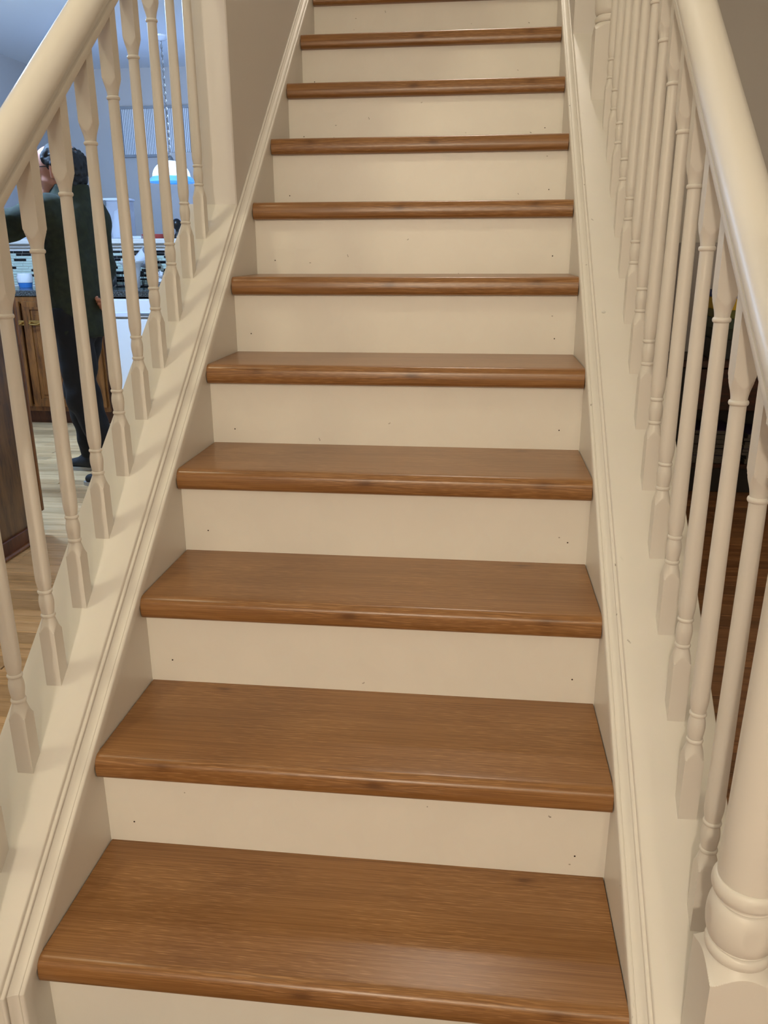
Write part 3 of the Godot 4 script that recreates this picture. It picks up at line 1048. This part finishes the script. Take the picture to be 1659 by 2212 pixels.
# ------------------------------------------------------------------ living room on the right
func build_living() -> void:
	var b := thing("bookcase", "low dark wood bookcase with a wide open shelf by the wall", "bookcase", Vector3(2.0, 0, -3.75))
	var L := -0.79
	var R := 0.79
	obj("top", bb(Vector3(L - 0.01, 0.642, 0.21), Vector3(R + 0.01, 0.68, -0.19), 0.004), M.walnut, b)
	for x in [L, R - 0.03]:
		obj("side_panel", bb(Vector3(x, 0.0, 0.195), Vector3(x + 0.03, 0.641, -0.19), 0.002), M.walnut_dark, b)
	obj("back_panel", bb(Vector3(L + 0.03, 0.02, -0.17), Vector3(R - 0.03, 0.64, -0.185), 0.001), M.walnut_dark, b)
	for k in 2:
		var x0 := L + 0.035 + k * 0.76
		var dr := obj("drawer", bb(Vector3(x0, 0.43, 0.19), Vector3(x0 + 0.745, 0.636, -0.12), 0.003), M.walnut, b)
		var kn := MB.new()
		kn.lathe([Vector2(0.001, 0), Vector2(0.008, 0), Vector2(0.007, 0.012), Vector2(0.014, 0.018), Vector2(0.012, 0.026), Vector2(0.001, 0.028)], Vector3.ZERO, 18, 40)
		var ko := obj("knob", kn, M.brass, dr)
		ko.rotation.x = PI / 2.0
		ko.position = Vector3(x0 + 0.37, 0.53, 0.19)
	obj("shelf", bb(Vector3(L + 0.03, 0.13, 0.19), Vector3(R - 0.03, 0.152, -0.17), 0.002), M.walnut, b)
	obj("plinth", bb(Vector3(L + 0.03, 0.0, 0.17), Vector3(R - 0.03, 0.128, 0.15), 0.002), M.walnut_dark, b)
	var board := obj("flat_board", bb(Vector3(1.205, 0.6805, -3.885), Vector3(1.98, 1.232, -3.91), 0.003), paint(Color(0.70, 0.68, 0.68), 0.6))
	tag(board, "plain grey board standing upright at the back of the bookcase", "board")
	# books and boxes piled on top
	var cols := {"yellow": Color(0.80, 0.66, 0.10), "dark green": Color(0.06, 0.13, 0.08), "red": Color(0.55, 0.08, 0.07), "blue": Color(0.10, 0.22, 0.50), "black": Color(0.03, 0.03, 0.03), "white": Color(0.8, 0.8, 0.82), "olive": Color(0.35, 0.36, 0.10), "grey green": Color(0.22, 0.28, 0.22), "pale blue": Color(0.45, 0.58, 0.70)}
	var piles := [
		[1.415, [["black", 0.095], ["dark green", 0.05], ["grey green", 0.05], ["olive", 0.04], ["yellow", 0.055], ["blue", 0.035]], 0.14],
		[1.60, [["dark green", 0.05], ["yellow", 0.032], ["red", 0.042], ["pale blue", 0.022], ["white", 0.03], ["olive", 0.05]], 0.19],
	]
	var pos := ["at the foot", "second from the foot", "third from the foot", "fourth from the foot", "fifth from the foot", "at the top"]
	for pi in 2:
		var y := 0.6808
		for k in piles[pi][1].size():
			var it = piles[pi][1][k]
			var w: float = piles[pi][2] - 0.006 * (k % 3)
			var bk := thing("book", "%s boxed book %s of the %s pile on the bookcase" % [it[0], pos[k], "left" if pi == 0 else "right"], "book", Vector3(piles[pi][0] + 0.006 * (k % 2), y, -3.70), "books piled on the bookcase")
			bk.rotation.y = 0.05 * (k % 3 - 1)
			var cm := paint(cols[it[0]], 0.5)
			var cv := MB.new()
			cv.box(Vector3(0, 0.0015, 0), Vector3(w, 0.003, 0.24), 0.0008)
			cv.box(Vector3(0, it[1] - 0.0025, 0), Vector3(w, 0.003, 0.24), 0.0008)
			cv.box(Vector3(0, it[1] / 2.0, 0.1185), Vector3(w, it[1] - 0.001, 0.003), 0.0008)
			cv.box(Vector3(-w / 2.0 + 0.0015, it[1] / 2.0, 0), Vector3(0.003, it[1] - 0.001, 0.24), 0.0008)
			obj("cover", cv, cm, bk)
			obj("pages", bx(Vector3(0, it[1] / 2.0, -0.003), Vector3(w - 0.008, it[1] - 0.007, 0.232), 0.0005), M.plastic, bk)
			y += it[1] + 0.0003
	# magazines lying in two piles on the shelf
	var rng := RandomNumberGenerator.new()
	rng.seed = 15
	var mc := [Color(0.12, 0.11, 0.10), Color(0.30, 0.28, 0.25), Color(0.18, 0.10, 0.09), Color(0.10, 0.10, 0.16), Color(0.42, 0.40, 0.36), Color(0.22, 0.17, 0.30)]
	var mw := ["charcoal", "tan", "maroon", "navy", "pale", "purple"]
	var ordinal := ["lowest", "second", "third", "fourth", "fifth", "sixth", "seventh", "topmost"]
	for pi in 2:
		var y := 0.1525
		for k in 8:
			var c := (k * 5 + pi * 2) % 6 if k > 0 else 4
			if k == 7:
				c = 5
			var h := 0.016 + rng.randf() * 0.010
			var m := thing("magazine", "%s magazine, %s of the %s shelf pile in the bookcase" % [mw[c], ordinal[k], "left" if pi == 0 else "right"], "magazine", Vector3(1.40 + pi * 0.26 + rng.randf_range(-0.01, 0.01), y, -3.70), "magazines on the bookcase shelf")
			m.rotation.y = rng.randf_range(-0.06, 0.06)
			obj("cover", bx(Vector3(0, h - 0.001, 0), Vector3(0.21, 0.002, 0.255), 0.0004), paint(mc[c], 0.35), m)
			obj("pages", bx(Vector3(0, h / 2.0 - 0.0012, 0), Vector3(0.205, h - 0.003, 0.25), 0.0008), paint(Color(0.30, 0.28, 0.26), 0.8), m)
			y += h + 0.0004

# ------------------------------------------------------------------ person
func capsule(p: Vector3, a: Vector3, b: Vector3, ra: float, rb: float) -> float:
	var ab := b - a
	var t := clampf((p - a).dot(ab) / maxf(ab.length_squared(), 1e-9), 0.0, 1.0)
	return (p - a - ab * t).length() - lerpf(ra, rb, t)

# bones: [a, b, ra, rb, squash Vector3 (scale of space)]; smooth union
func field(p: Vector3, bones: Array, k: float) -> float:
	var d := 10.0
	for b in bones:
		var e: float
		if b.size() > 4:
			var s: Vector3 = b[4]
			e = capsule(p * s, b[0] * s, b[1] * s, b[2], b[3]) / maxf(s.x, maxf(s.y, s.z))
		else:
			e = capsule(p, b[0], b[1], b[2], b[3])
		var h := maxf(k - absf(d - e), 0.0) / k
		d = minf(d, e) - h * h * k * 0.25
	return d

func surface_net(bones: Array, cell: float, k: float, mb: MB, bump: FastNoiseLite = null, amp := 0.0, clip_lo := -1e9, clip_hi := 1e9) -> void:
	var lo := Vector3.INF
	var hi := -Vector3.INF
	for b in bones:
		var m: float = maxf(b[2], b[3])
		for q in [b[0], b[1]]:
			lo = lo.min(q - Vector3.ONE * m)
			hi = hi.max(q + Vector3.ONE * m)
	lo -= Vector3.ONE * cell * 3.0
	hi += Vector3.ONE * cell * 3.0
	lo.y = maxf(lo.y, clip_lo - cell * 2.0)
	hi.y = minf(hi.y, clip_hi + cell * 2.0)
	var n := Vector3i(((hi - lo) / cell).ceil()) + Vector3i.ONE
	var vals := PackedFloat32Array()
	vals.resize(n.x * n.y * n.z)
	vals.fill(1.0)
	# coarse pass: only look closely near the surface
	var st := 4
	for bz in range(0, n.z, st):
		for by in range(0, n.y, st):
			for bxx in range(0, n.x, st):
				var cc := lo + Vector3(bxx + st * 0.5, by + st * 0.5, bz + st * 0.5) * cell
				var f0 := field(cc, bones, k)
				var lim := cell * st * 1.1 + 0.02
				if clip_lo > -1e8 and absf(cc.y - clip_lo) < lim * 1.5:
					lim = 1e9
				if clip_hi < 1e8 and absf(cc.y - clip_hi) < lim * 1.5:
					lim = 1e9
				for z in range(bz, mini(bz + st, n.z)):
					for y in range(by, mini(by + st, n.y)):
						for x in range(bxx, mini(bxx + st, n.x)):
							var at := (z * n.y + y) * n.x + x
							if f0 > lim:
								vals[at] = f0
							elif f0 < -lim:
								vals[at] = f0
							else:
								var p := lo + Vector3(x, y, z) * cell
								var d := field(p, bones, k)
								if bump:
									d += bump.get_noise_3d(p.x, p.y, p.z) * amp
								d = maxf(d, maxf(clip_lo - p.y, p.y - clip_hi))
								vals[at] = d
	var vid := PackedInt32Array()
	vid.resize(n.x * n.y * n.z)
	vid.fill(-1)
	var pts := PackedVector3Array()
	var step := [1, n.x, n.x * n.y]
	for z in n.z - 1:
		for y in n.y - 1:
			for x in n.x - 1:
				var at := (z * n.y + y) * n.x + x
				var s := 0
				for c in 8:
					if vals[at + (c & 1) + ((c >> 1) & 1) * step[1] + ((c >> 2) & 1) * step[2]] < 0.0:
						s += 1
				if s == 0 or s == 8:
					continue
				var sum := Vector3.ZERO
				var cnt := 0
				for c in 8:
					for ax in 3:
						if (c >> ax) & 1:
							continue
						var ia: int = at + (c & 1) + ((c >> 1) & 1) * step[1] + ((c >> 2) & 1) * step[2]
						var va := vals[ia]
						var vb := vals[ia + step[ax]]
						if (va < 0.0) != (vb < 0.0):
							var q := Vector3(c & 1, (c >> 1) & 1, (c >> 2) & 1)
							q[ax] += va / (va - vb)
							sum += q
							cnt += 1
				vid[at] = pts.size()
				pts.append(lo + (Vector3(x, y, z) + sum / cnt) * cell)
	var quads := []
	var nrm := PackedVector3Array()
	nrm.resize(pts.size())
	for z in range(1, n.z - 1):
		for y in range(1, n.y - 1):
			for x in range(1, n.x - 1):
				var at := (z * n.y + y) * n.x + x
				for ax in 3:
					var va := vals[at]
					var vb := vals[at + step[ax]]
					if (va < 0.0) == (vb < 0.0):
						continue
					var u: int = step[(ax + 1) % 3]
					var w: int = step[(ax + 2) % 3]
					var q := [vid[at], vid[at - u], vid[at - u - w], vid[at - w]]
					if q.min() < 0:
						continue
					if va >= 0.0:
						q.reverse()
					quads.append(q)
					var g := (pts[q[2]] - pts[q[0]]).cross(pts[q[3]] - pts[q[1]])
					for i in q:
						nrm[i] += g
	for q in quads:
		var nn := []
		for i in q:
			nn.append(nrm[i].normalized())
		mb.tri(pts[q[0]], pts[q[1]], pts[q[2]], nn[0], nn[1], nn[2])
		mb.tri(pts[q[0]], pts[q[2]], pts[q[3]], nn[0], nn[2], nn[3])

func build_person() -> void:
	# faces -x; the left side is towards the stairs (+z)
	var o := Vector3(-1.895, 0, -3.53)
	var t := thing("person", "person in dark green jacket and black trousers standing in the kitchen", "person", o)
	var hd := Vector3(-0.018, 1.583, 0.0)          # middle of the head
	var neck := Vector3(0.035, 1.44, 0)
	var shl := Vector3(-0.005, 1.385, 0.185)
	var shr := Vector3(0.045, 1.385, -0.185)
	var ell := Vector3(-0.235, 1.315, 0.235)
	var hal := Vector3(-0.47, 1.42, 0.19)
	var elr := Vector3(0.04, 1.125, -0.235)
	var har := Vector3(0.115, 0.995, -0.02)
	var hipl := Vector3(0.0, 0.88, 0.085)
	var hipr := Vector3(-0.01, 0.88, -0.085)
	var knl := Vector3(0.02, 0.475, 0.10)
	var knr := Vector3(-0.105, 0.475, -0.12)
	var anl := Vector3(0.165, 0.10, 0.15)
	var anr := Vector3(-0.095, 0.085, -0.165)
	var body := [
		[Vector3(0, 0.93, 0), Vector3(0, 1.10, 0), 0.125, 0.125, Vector3(1.12, 1, 0.92)],
		[Vector3(0.0, 1.10, 0), Vector3(0.0, 1.32, 0), 0.125, 0.130, Vector3(1.15, 1, 0.82)],
		[shl + Vector3(0, -0.03, -0.02), shr + Vector3(0, -0.03, 0.02), 0.058, 0.058],
		[neck + Vector3(0.01, -0.05, 0), hd + Vector3(0.02, -0.03, 0), 0.058, 0.058],
		[shl, ell, 0.050, 0.040], [ell, hal, 0.039, 0.028],
		[shr, elr, 0.050, 0.040], [elr, har, 0.039, 0.028],
		[hipl, knl, 0.085, 0.058], [knl, anl, 0.056, 0.036],
		[hipr, knr, 0.085, 0.058], [knr, anr, 0.056, 0.036],
	]
	var skin := MB.new()
	surface_net(body, 0.014, 0.05, skin)
	# head: skull, jaw, brow, nose, lips, ears
	var head := [
		[hd + Vector3(0.022, 0.030, 0) * 1.10, hd + Vector3(-0.022, 0.028, 0) * 1.10, 0.0957, 0.0880, Vector3(0.95, 0.98, 1.10)],
		[hd + Vector3(-0.035, -0.050, 0) * 1.10, hd + Vector3(-0.052, -0.085, 0) * 1.10, 0.0638, 0.0396, Vector3(0.9, 1, 0.95)],
		[hd + Vector3(0.03, -0.045, 0) * 1.10, neck + Vector3(0.012, 0.0, 0), 0.0616, 0.0660],
		[hd + Vector3(-0.092, 0.026, 0.026) * 1.10, hd + Vector3(-0.092, 0.026, -0.026) * 1.10, 0.0143, 0.0143],
		[hd + Vector3(-0.104, 0.008, 0) * 1.10, hd + Vector3(-0.122, -0.028, 0) * 1.10, 0.0099, 0.0154],
		[hd + Vector3(-0.096, -0.060, 0.014) * 1.10, hd + Vector3(-0.096, -0.060, -0.014) * 1.10, 0.0094, 0.0094],
		[hd + Vector3(-0.094, -0.073, 0.011) * 1.10, hd + Vector3(-0.094, -0.073, -0.011) * 1.10, 0.0094, 0.0094],
		[hd + Vector3(-0.082, -0.010, 0.036) * 1.10, hd + Vector3(-0.080, -0.020, 0.040) * 1.10, 0.0176, 0.0198],
		[hd + Vector3(-0.082, -0.010, -0.036) * 1.10, hd + Vector3(-0.080, -0.020, -0.040) * 1.10, 0.0176, 0.0198],
		[hd + Vector3(0.012, 0.012, 0.083) * 1.10, hd + Vector3(0.008, -0.030, 0.078) * 1.10, 0.0165, 0.0110, Vector3(1, 1, 1.6)],
		[hd + Vector3(0.012, 0.012, -0.083) * 1.10, hd + Vector3(0.008, -0.030, -0.078) * 1.10, 0.0165, 0.0110, Vector3(1, 1, 1.6)],
	]
	surface_net(head, 0.005, 0.014, skin)
	# hands: palm, four fingers, thumb
	hand(skin, hal, (hal - ell).normalized(), Vector3(0, -0.25, -1), 0.25)
	hand(skin, har, (har - elr).normalized(), Vector3(1, 0.1, 0.1), 0.45)
	obj("body", skin, M.skin, t)
	# hair round the back and sides, thin on top
	var hair := MB.new()
	surface_net([
		[hd + Vector3(0.050, 0.028, 0.028) * 1.10, hd + Vector3(0.050, 0.028, -0.028) * 1.10, 0.0814, 0.0814],
		[hd + Vector3(0.060, -0.020, 0.030) * 1.10, hd + Vector3(0.060, -0.020, -0.030) * 1.10, 0.0594, 0.0594],
		[hd + Vector3(0.052, -0.058, 0.020) * 1.10, hd + Vector3(0.052, -0.058, -0.020) * 1.10, 0.0495, 0.0495],
		[hd + Vector3(0.010, 0.062, 0.040) * 1.10, hd + Vector3(0.010, 0.062, -0.040) * 1.10, 0.0550, 0.0550],
		[hd + Vector3(-0.028, 0.050, 0.062) * 1.10, hd + Vector3(0.03, 0.03, 0.068) * 1.10, 0.0220, 0.0286],
		[hd + Vector3(-0.028, 0.050, -0.062) * 1.10, hd + Vector3(0.03, 0.03, -0.068) * 1.10, 0.0220, 0.0286],
	], 0.006, 0.03, hair, noise(26.0, 5, 3), 0.011)
	obj("hair", hair, M.hair, t)
	# glasses
	var gl := MB.new()
	for s in [-1.0, 1.0]:
		gl.tube([hd + Vector3(0.005, 0.014, s * 0.089) * 1.10, hd + Vector3(-0.095, 0.012, s * 0.073) * 1.10], 0.0022, 6)
		var ring := []
		for k in 17:
			var a := TAU * k / 16.0
			ring.append(hd + Vector3(-0.108, 0.002 + sin(a) * 0.018, s * 0.034 + cos(a) * 0.027) * 1.10)
		gl.tube(ring, 0.0018, 6)
	gl.tube([hd + Vector3(-0.112, 0.006, -0.008) * 1.10, hd + Vector3(-0.112, 0.006, 0.008) * 1.10], 0.0018, 6)
	obj("glasses", gl, M.black, t)
	# jacket
	var jk := MB.new()
	var fold := noise(5.5, 21, 3)
	surface_net([
		[Vector3(0.0, 0.80, 0), Vector3(0.0, 1.08, 0), 0.158, 0.155, Vector3(1.12, 1, 0.90)],
		[Vector3(0.0, 1.08, 0), Vector3(0.0, 1.32, 0), 0.158, 0.155, Vector3(1.10, 1, 0.86)],
		[shl + Vector3(0.01, -0.03, -0.02), shr + Vector3(0, -0.03, 0.02), 0.084, 0.084],
		[Vector3(0.015, 1.38, 0), Vector3(0.02, 1.475, 0), 0.098, 0.084],
		[Vector3(0.045, 1.42, 0), Vector3(0.05, 1.50, 0), 0.078, 0.070],
		[shl, ell, 0.082, 0.070], [ell, ell.lerp(hal, 0.80), 0.068, 0.050],
		[shr, elr, 0.082, 0.068], [elr, elr.lerp(har, 0.78), 0.066, 0.052],
	], 0.012, 0.06, jk, fold, 0.016, 0.775, 1.520)
	obj("jacket", jk, M.jacket, t)
	var tz := MB.new()
	surface_net([
		[Vector3(0, 0.86, 0.03), Vector3(0, 0.90, -0.03), 0.125, 0.125, Vector3(1.05, 1, 0.95)],
		[hipl, knl, 0.105, 0.082], [knl, anl + Vector3(0, 0.02, 0), 0.080, 0.060],
		[hipr, knr, 0.105, 0.082], [knr, anr + Vector3(0, 0.02, 0), 0.080, 0.060],
	], 0.012, 0.04, tz, noise(6.0, 33, 2), 0.010, 0.075, 0.93)
	obj("trousers", tz, M.trousers, t)
	for s in 2:
		var a := anl if s == 0 else anr
		var f := Vector3(a.x, 0, a.z)
		var sh := MB.new()
		surface_net([
			[f + Vector3(0.03, 0.055, 0), f + Vector3(-0.03, 0.060, 0), 0.042, 0.042],
			[f + Vector3(-0.02, 0.050, 0), f + Vector3(-0.130, 0.036, 0), 0.044, 0.028, Vector3(1, 1.15, 0.9)],
			[f + Vector3(-0.005, 0.07, 0), f + Vector3(-0.003, 0.10, 0), 0.043, 0.043],
		], 0.006, 0.03, sh, null, 0.0, 0.014, 0.2)
		var so := obj("shoe", sh, M.shoe, t)
		var sole := MB.new()
		var ring := PackedVector2Array()
		for k in 24:
			var an := TAU * k / 24.0
			ring.append(Vector2(-0.055 + cos(an) * 0.115, sin(an) * (0.040 + 0.006 * -cos(an))))
		sole.sweep(ring, [func(p): return f + Vector3(p.x, 0.0005, p.y), func(p): return f + Vector3(p.x, 0.021, p.y)], 50)
		obj("sole", sole, M.sole, so)

func hand(mb: MB, wrist: Vector3, d: Vector3, palm_n: Vector3, curl: float) -> void:
	palm_n = (palm_n - d * palm_n.dot(d)).normalized()
	var side := d.cross(palm_n)
	var bones := []
	for q in 4:
		var off := (q - 1.5) * 0.019
		bones.append([wrist + side * off * 0.6, wrist + d * 0.085 + side * off, 0.014, 0.0115])
		var L: float = [0.062, 0.074, 0.070, 0.054][q]
		var p0 := wrist + d * 0.088 + side * off * 1.05
		var d1 := (d + palm_n * curl).normalized()
		var d2 := (d + palm_n * curl * 2.6).normalized()
		var p1 := p0 + d1 * L * 0.5
		bones.append([p0, p1, 0.0095, 0.0088])
		bones.append([p1, p1 + d2 * L * 0.5, 0.0088, 0.0078])
	var tb := wrist + d * 0.025 + side * -0.028
	var tm := tb + (d * 0.6 - side * 0.8 + palm_n * 0.3).normalized() * 0.038
	bones.append([tb, tm, 0.013, 0.0105])
	bones.append([tm, tm + (d * 0.9 - side * 0.25 + palm_n * 0.35).normalized() * 0.032, 0.0105, 0.0085])
	surface_net(bones, 0.004, 0.006, mb)

# ------------------------------------------------------------------ lamps
func build_lamps() -> void:
	for q in [
		[Vector3(-2.6, CEIL, -3.4), "round flush ceiling light over the kitchen floor", KITCHEN_LIGHT, M.glow_cool],
		[Vector3(0.1, 5.3, -4.6), "round flush ceiling light over the upper landing", UPPER_LIGHT, M.glow_warm]]:
		var l := thing("ceiling_light", q[1], "ceiling light", q[0])
		var base := MB.new()
		base.lathe([Vector2(0.001, -0.03), Vector2(0.15, -0.03), Vector2(0.165, -0.022), Vector2(0.165, -0.001), Vector2(0.001, -0.001)], Vector3.ZERO, 40, 40)
		obj("mount", base, M.steel, l)
		var dome := MB.new()
		var pr := [Vector2(0.002, -0.105)]
		for k in 8:
			var a := PI / 2.0 * (k + 1) / 8.0
			pr.append(Vector2(sin(a) * 0.15, -0.031 - cos(a) * 0.074))
		dome.lathe(pr, Vector3.ZERO, 40, 60)
		obj("shade", dome, q[3], l)
		omni(Vector3(0, -0.125, 0), q[2], 0.12, l)
	# lanterns hanging in the two-storey foyer, behind and left of the camera
	hanging_lamp(Vector3(-1.42, 3.46, -0.24), "white drum lamp hanging high over the hall left of the stairs", HALL_LIGHT, 0.15)
	hanging_lamp(Vector3(-0.30, 1.9, 2.90), "white drum lamp hanging in the foyer, left one of the pair by the front wall", FOYER_LIGHT, 0.07)
	hanging_lamp(Vector3(0.66, 2.0, 2.80), "white drum lamp hanging in the foyer, right one of the pair by the front wall", ENTRY_LIGHT, 0.05)
	# pendant in the breakfast nook
	var p := thing("pendant_lamp", "glowing white glass pendant lamp hanging on a chain beyond the ledge", "lamp", Vector3(-2.185, 1.70, -5.86))
	var dome := MB.new()
	var pr := []
	for k in 10:
		var a := PI / 2.0 * k / 9.0
		pr.append(Vector2(cos(a) * 0.138 + 0.004, 0.042 + sin(a) * 0.115))
	pr.append(Vector2(0.001, 0.158))
	dome.lathe(pr, Vector3.ZERO, 40, 60)
	obj("lamp_shade", dome, M.glow_lamp, p)
	var rim := MB.new()
	rim.lathe([Vector2(0.140, 0.044), Vector2(0.160, 0.030), Vector2(0.176, 0.012), Vector2(0.180, 0.002), Vector2(0.172, 0.0), Vector2(0.150, 0.022), Vector2(0.128, 0.034)], Vector3.ZERO, 48, 60)
	obj("shade_rim", rim, M.shade_rim, p)
	var cap := MB.new()
	cap.lathe([Vector2(0.001, 0.150), Vector2(0.028, 0.152), Vector2(0.022, 0.175), Vector2(0.010, 0.19), Vector2(0.001, 0.192)], Vector3.ZERO, 20, 40)
	obj("cap", cap, M.steel, p)
	var chain := MB.new()
	chain.tube([Vector3(0, 0.185, 0), Vector3(0, 0.985, 0)], 0.004, 6)
	var y := 0.20
	var k := 0
	while y < 0.97:
		var ring := []
		for j in 11:
			var a := TAU * j / 10.0
			var q := Vector3(cos(a) * 0.008, sin(a) * 0.016, 0)
			ring.append(Vector3(0, y, 0) + (q if k % 2 == 0 else Vector3(0, q.y, q.x)))
		chain.tube(ring, 0.0022, 5)
		y += 0.026
		k += 1
	obj("chain", chain, M.steel, p)
	var can := MB.new()
	can.lathe([Vector2(0.001, 0.965), Vector2(0.03, 0.970), Vector2(0.062, 0.988), Vector2(0.064, 0.999), Vector2(0.001, 0.999)], Vector3.ZERO, 28, 40)
	obj("canopy", can, M.appliance, p)
	omni(Vector3(0, 0.09, 0), PENDANT_LIGHT, 0.09, p)

func hanging_lamp(at: Vector3, label: String, rgb: Vector3, size: float) -> void:
	var fl := thing("hanging_lamp", label, "lamp", at)
	var drum := MB.new()
	drum.lathe([Vector2(0.002, -0.10), Vector2(0.13, -0.095), Vector2(0.15, -0.07), Vector2(0.15, 0.07), Vector2(0.13, 0.095), Vector2(0.002, 0.10)], Vector3.ZERO, 40, 40)
	obj("lamp_shade", drum, M.glow_warm, fl)
	var rod := MB.new()
	rod.tube([Vector3(0, 0.10, 0), Vector3(0, 5.3 - at.y, 0)], 0.008, 8)
	obj("rod", rod, M.steel, fl)
	omni(Vector3.ZERO, rgb, size, fl)
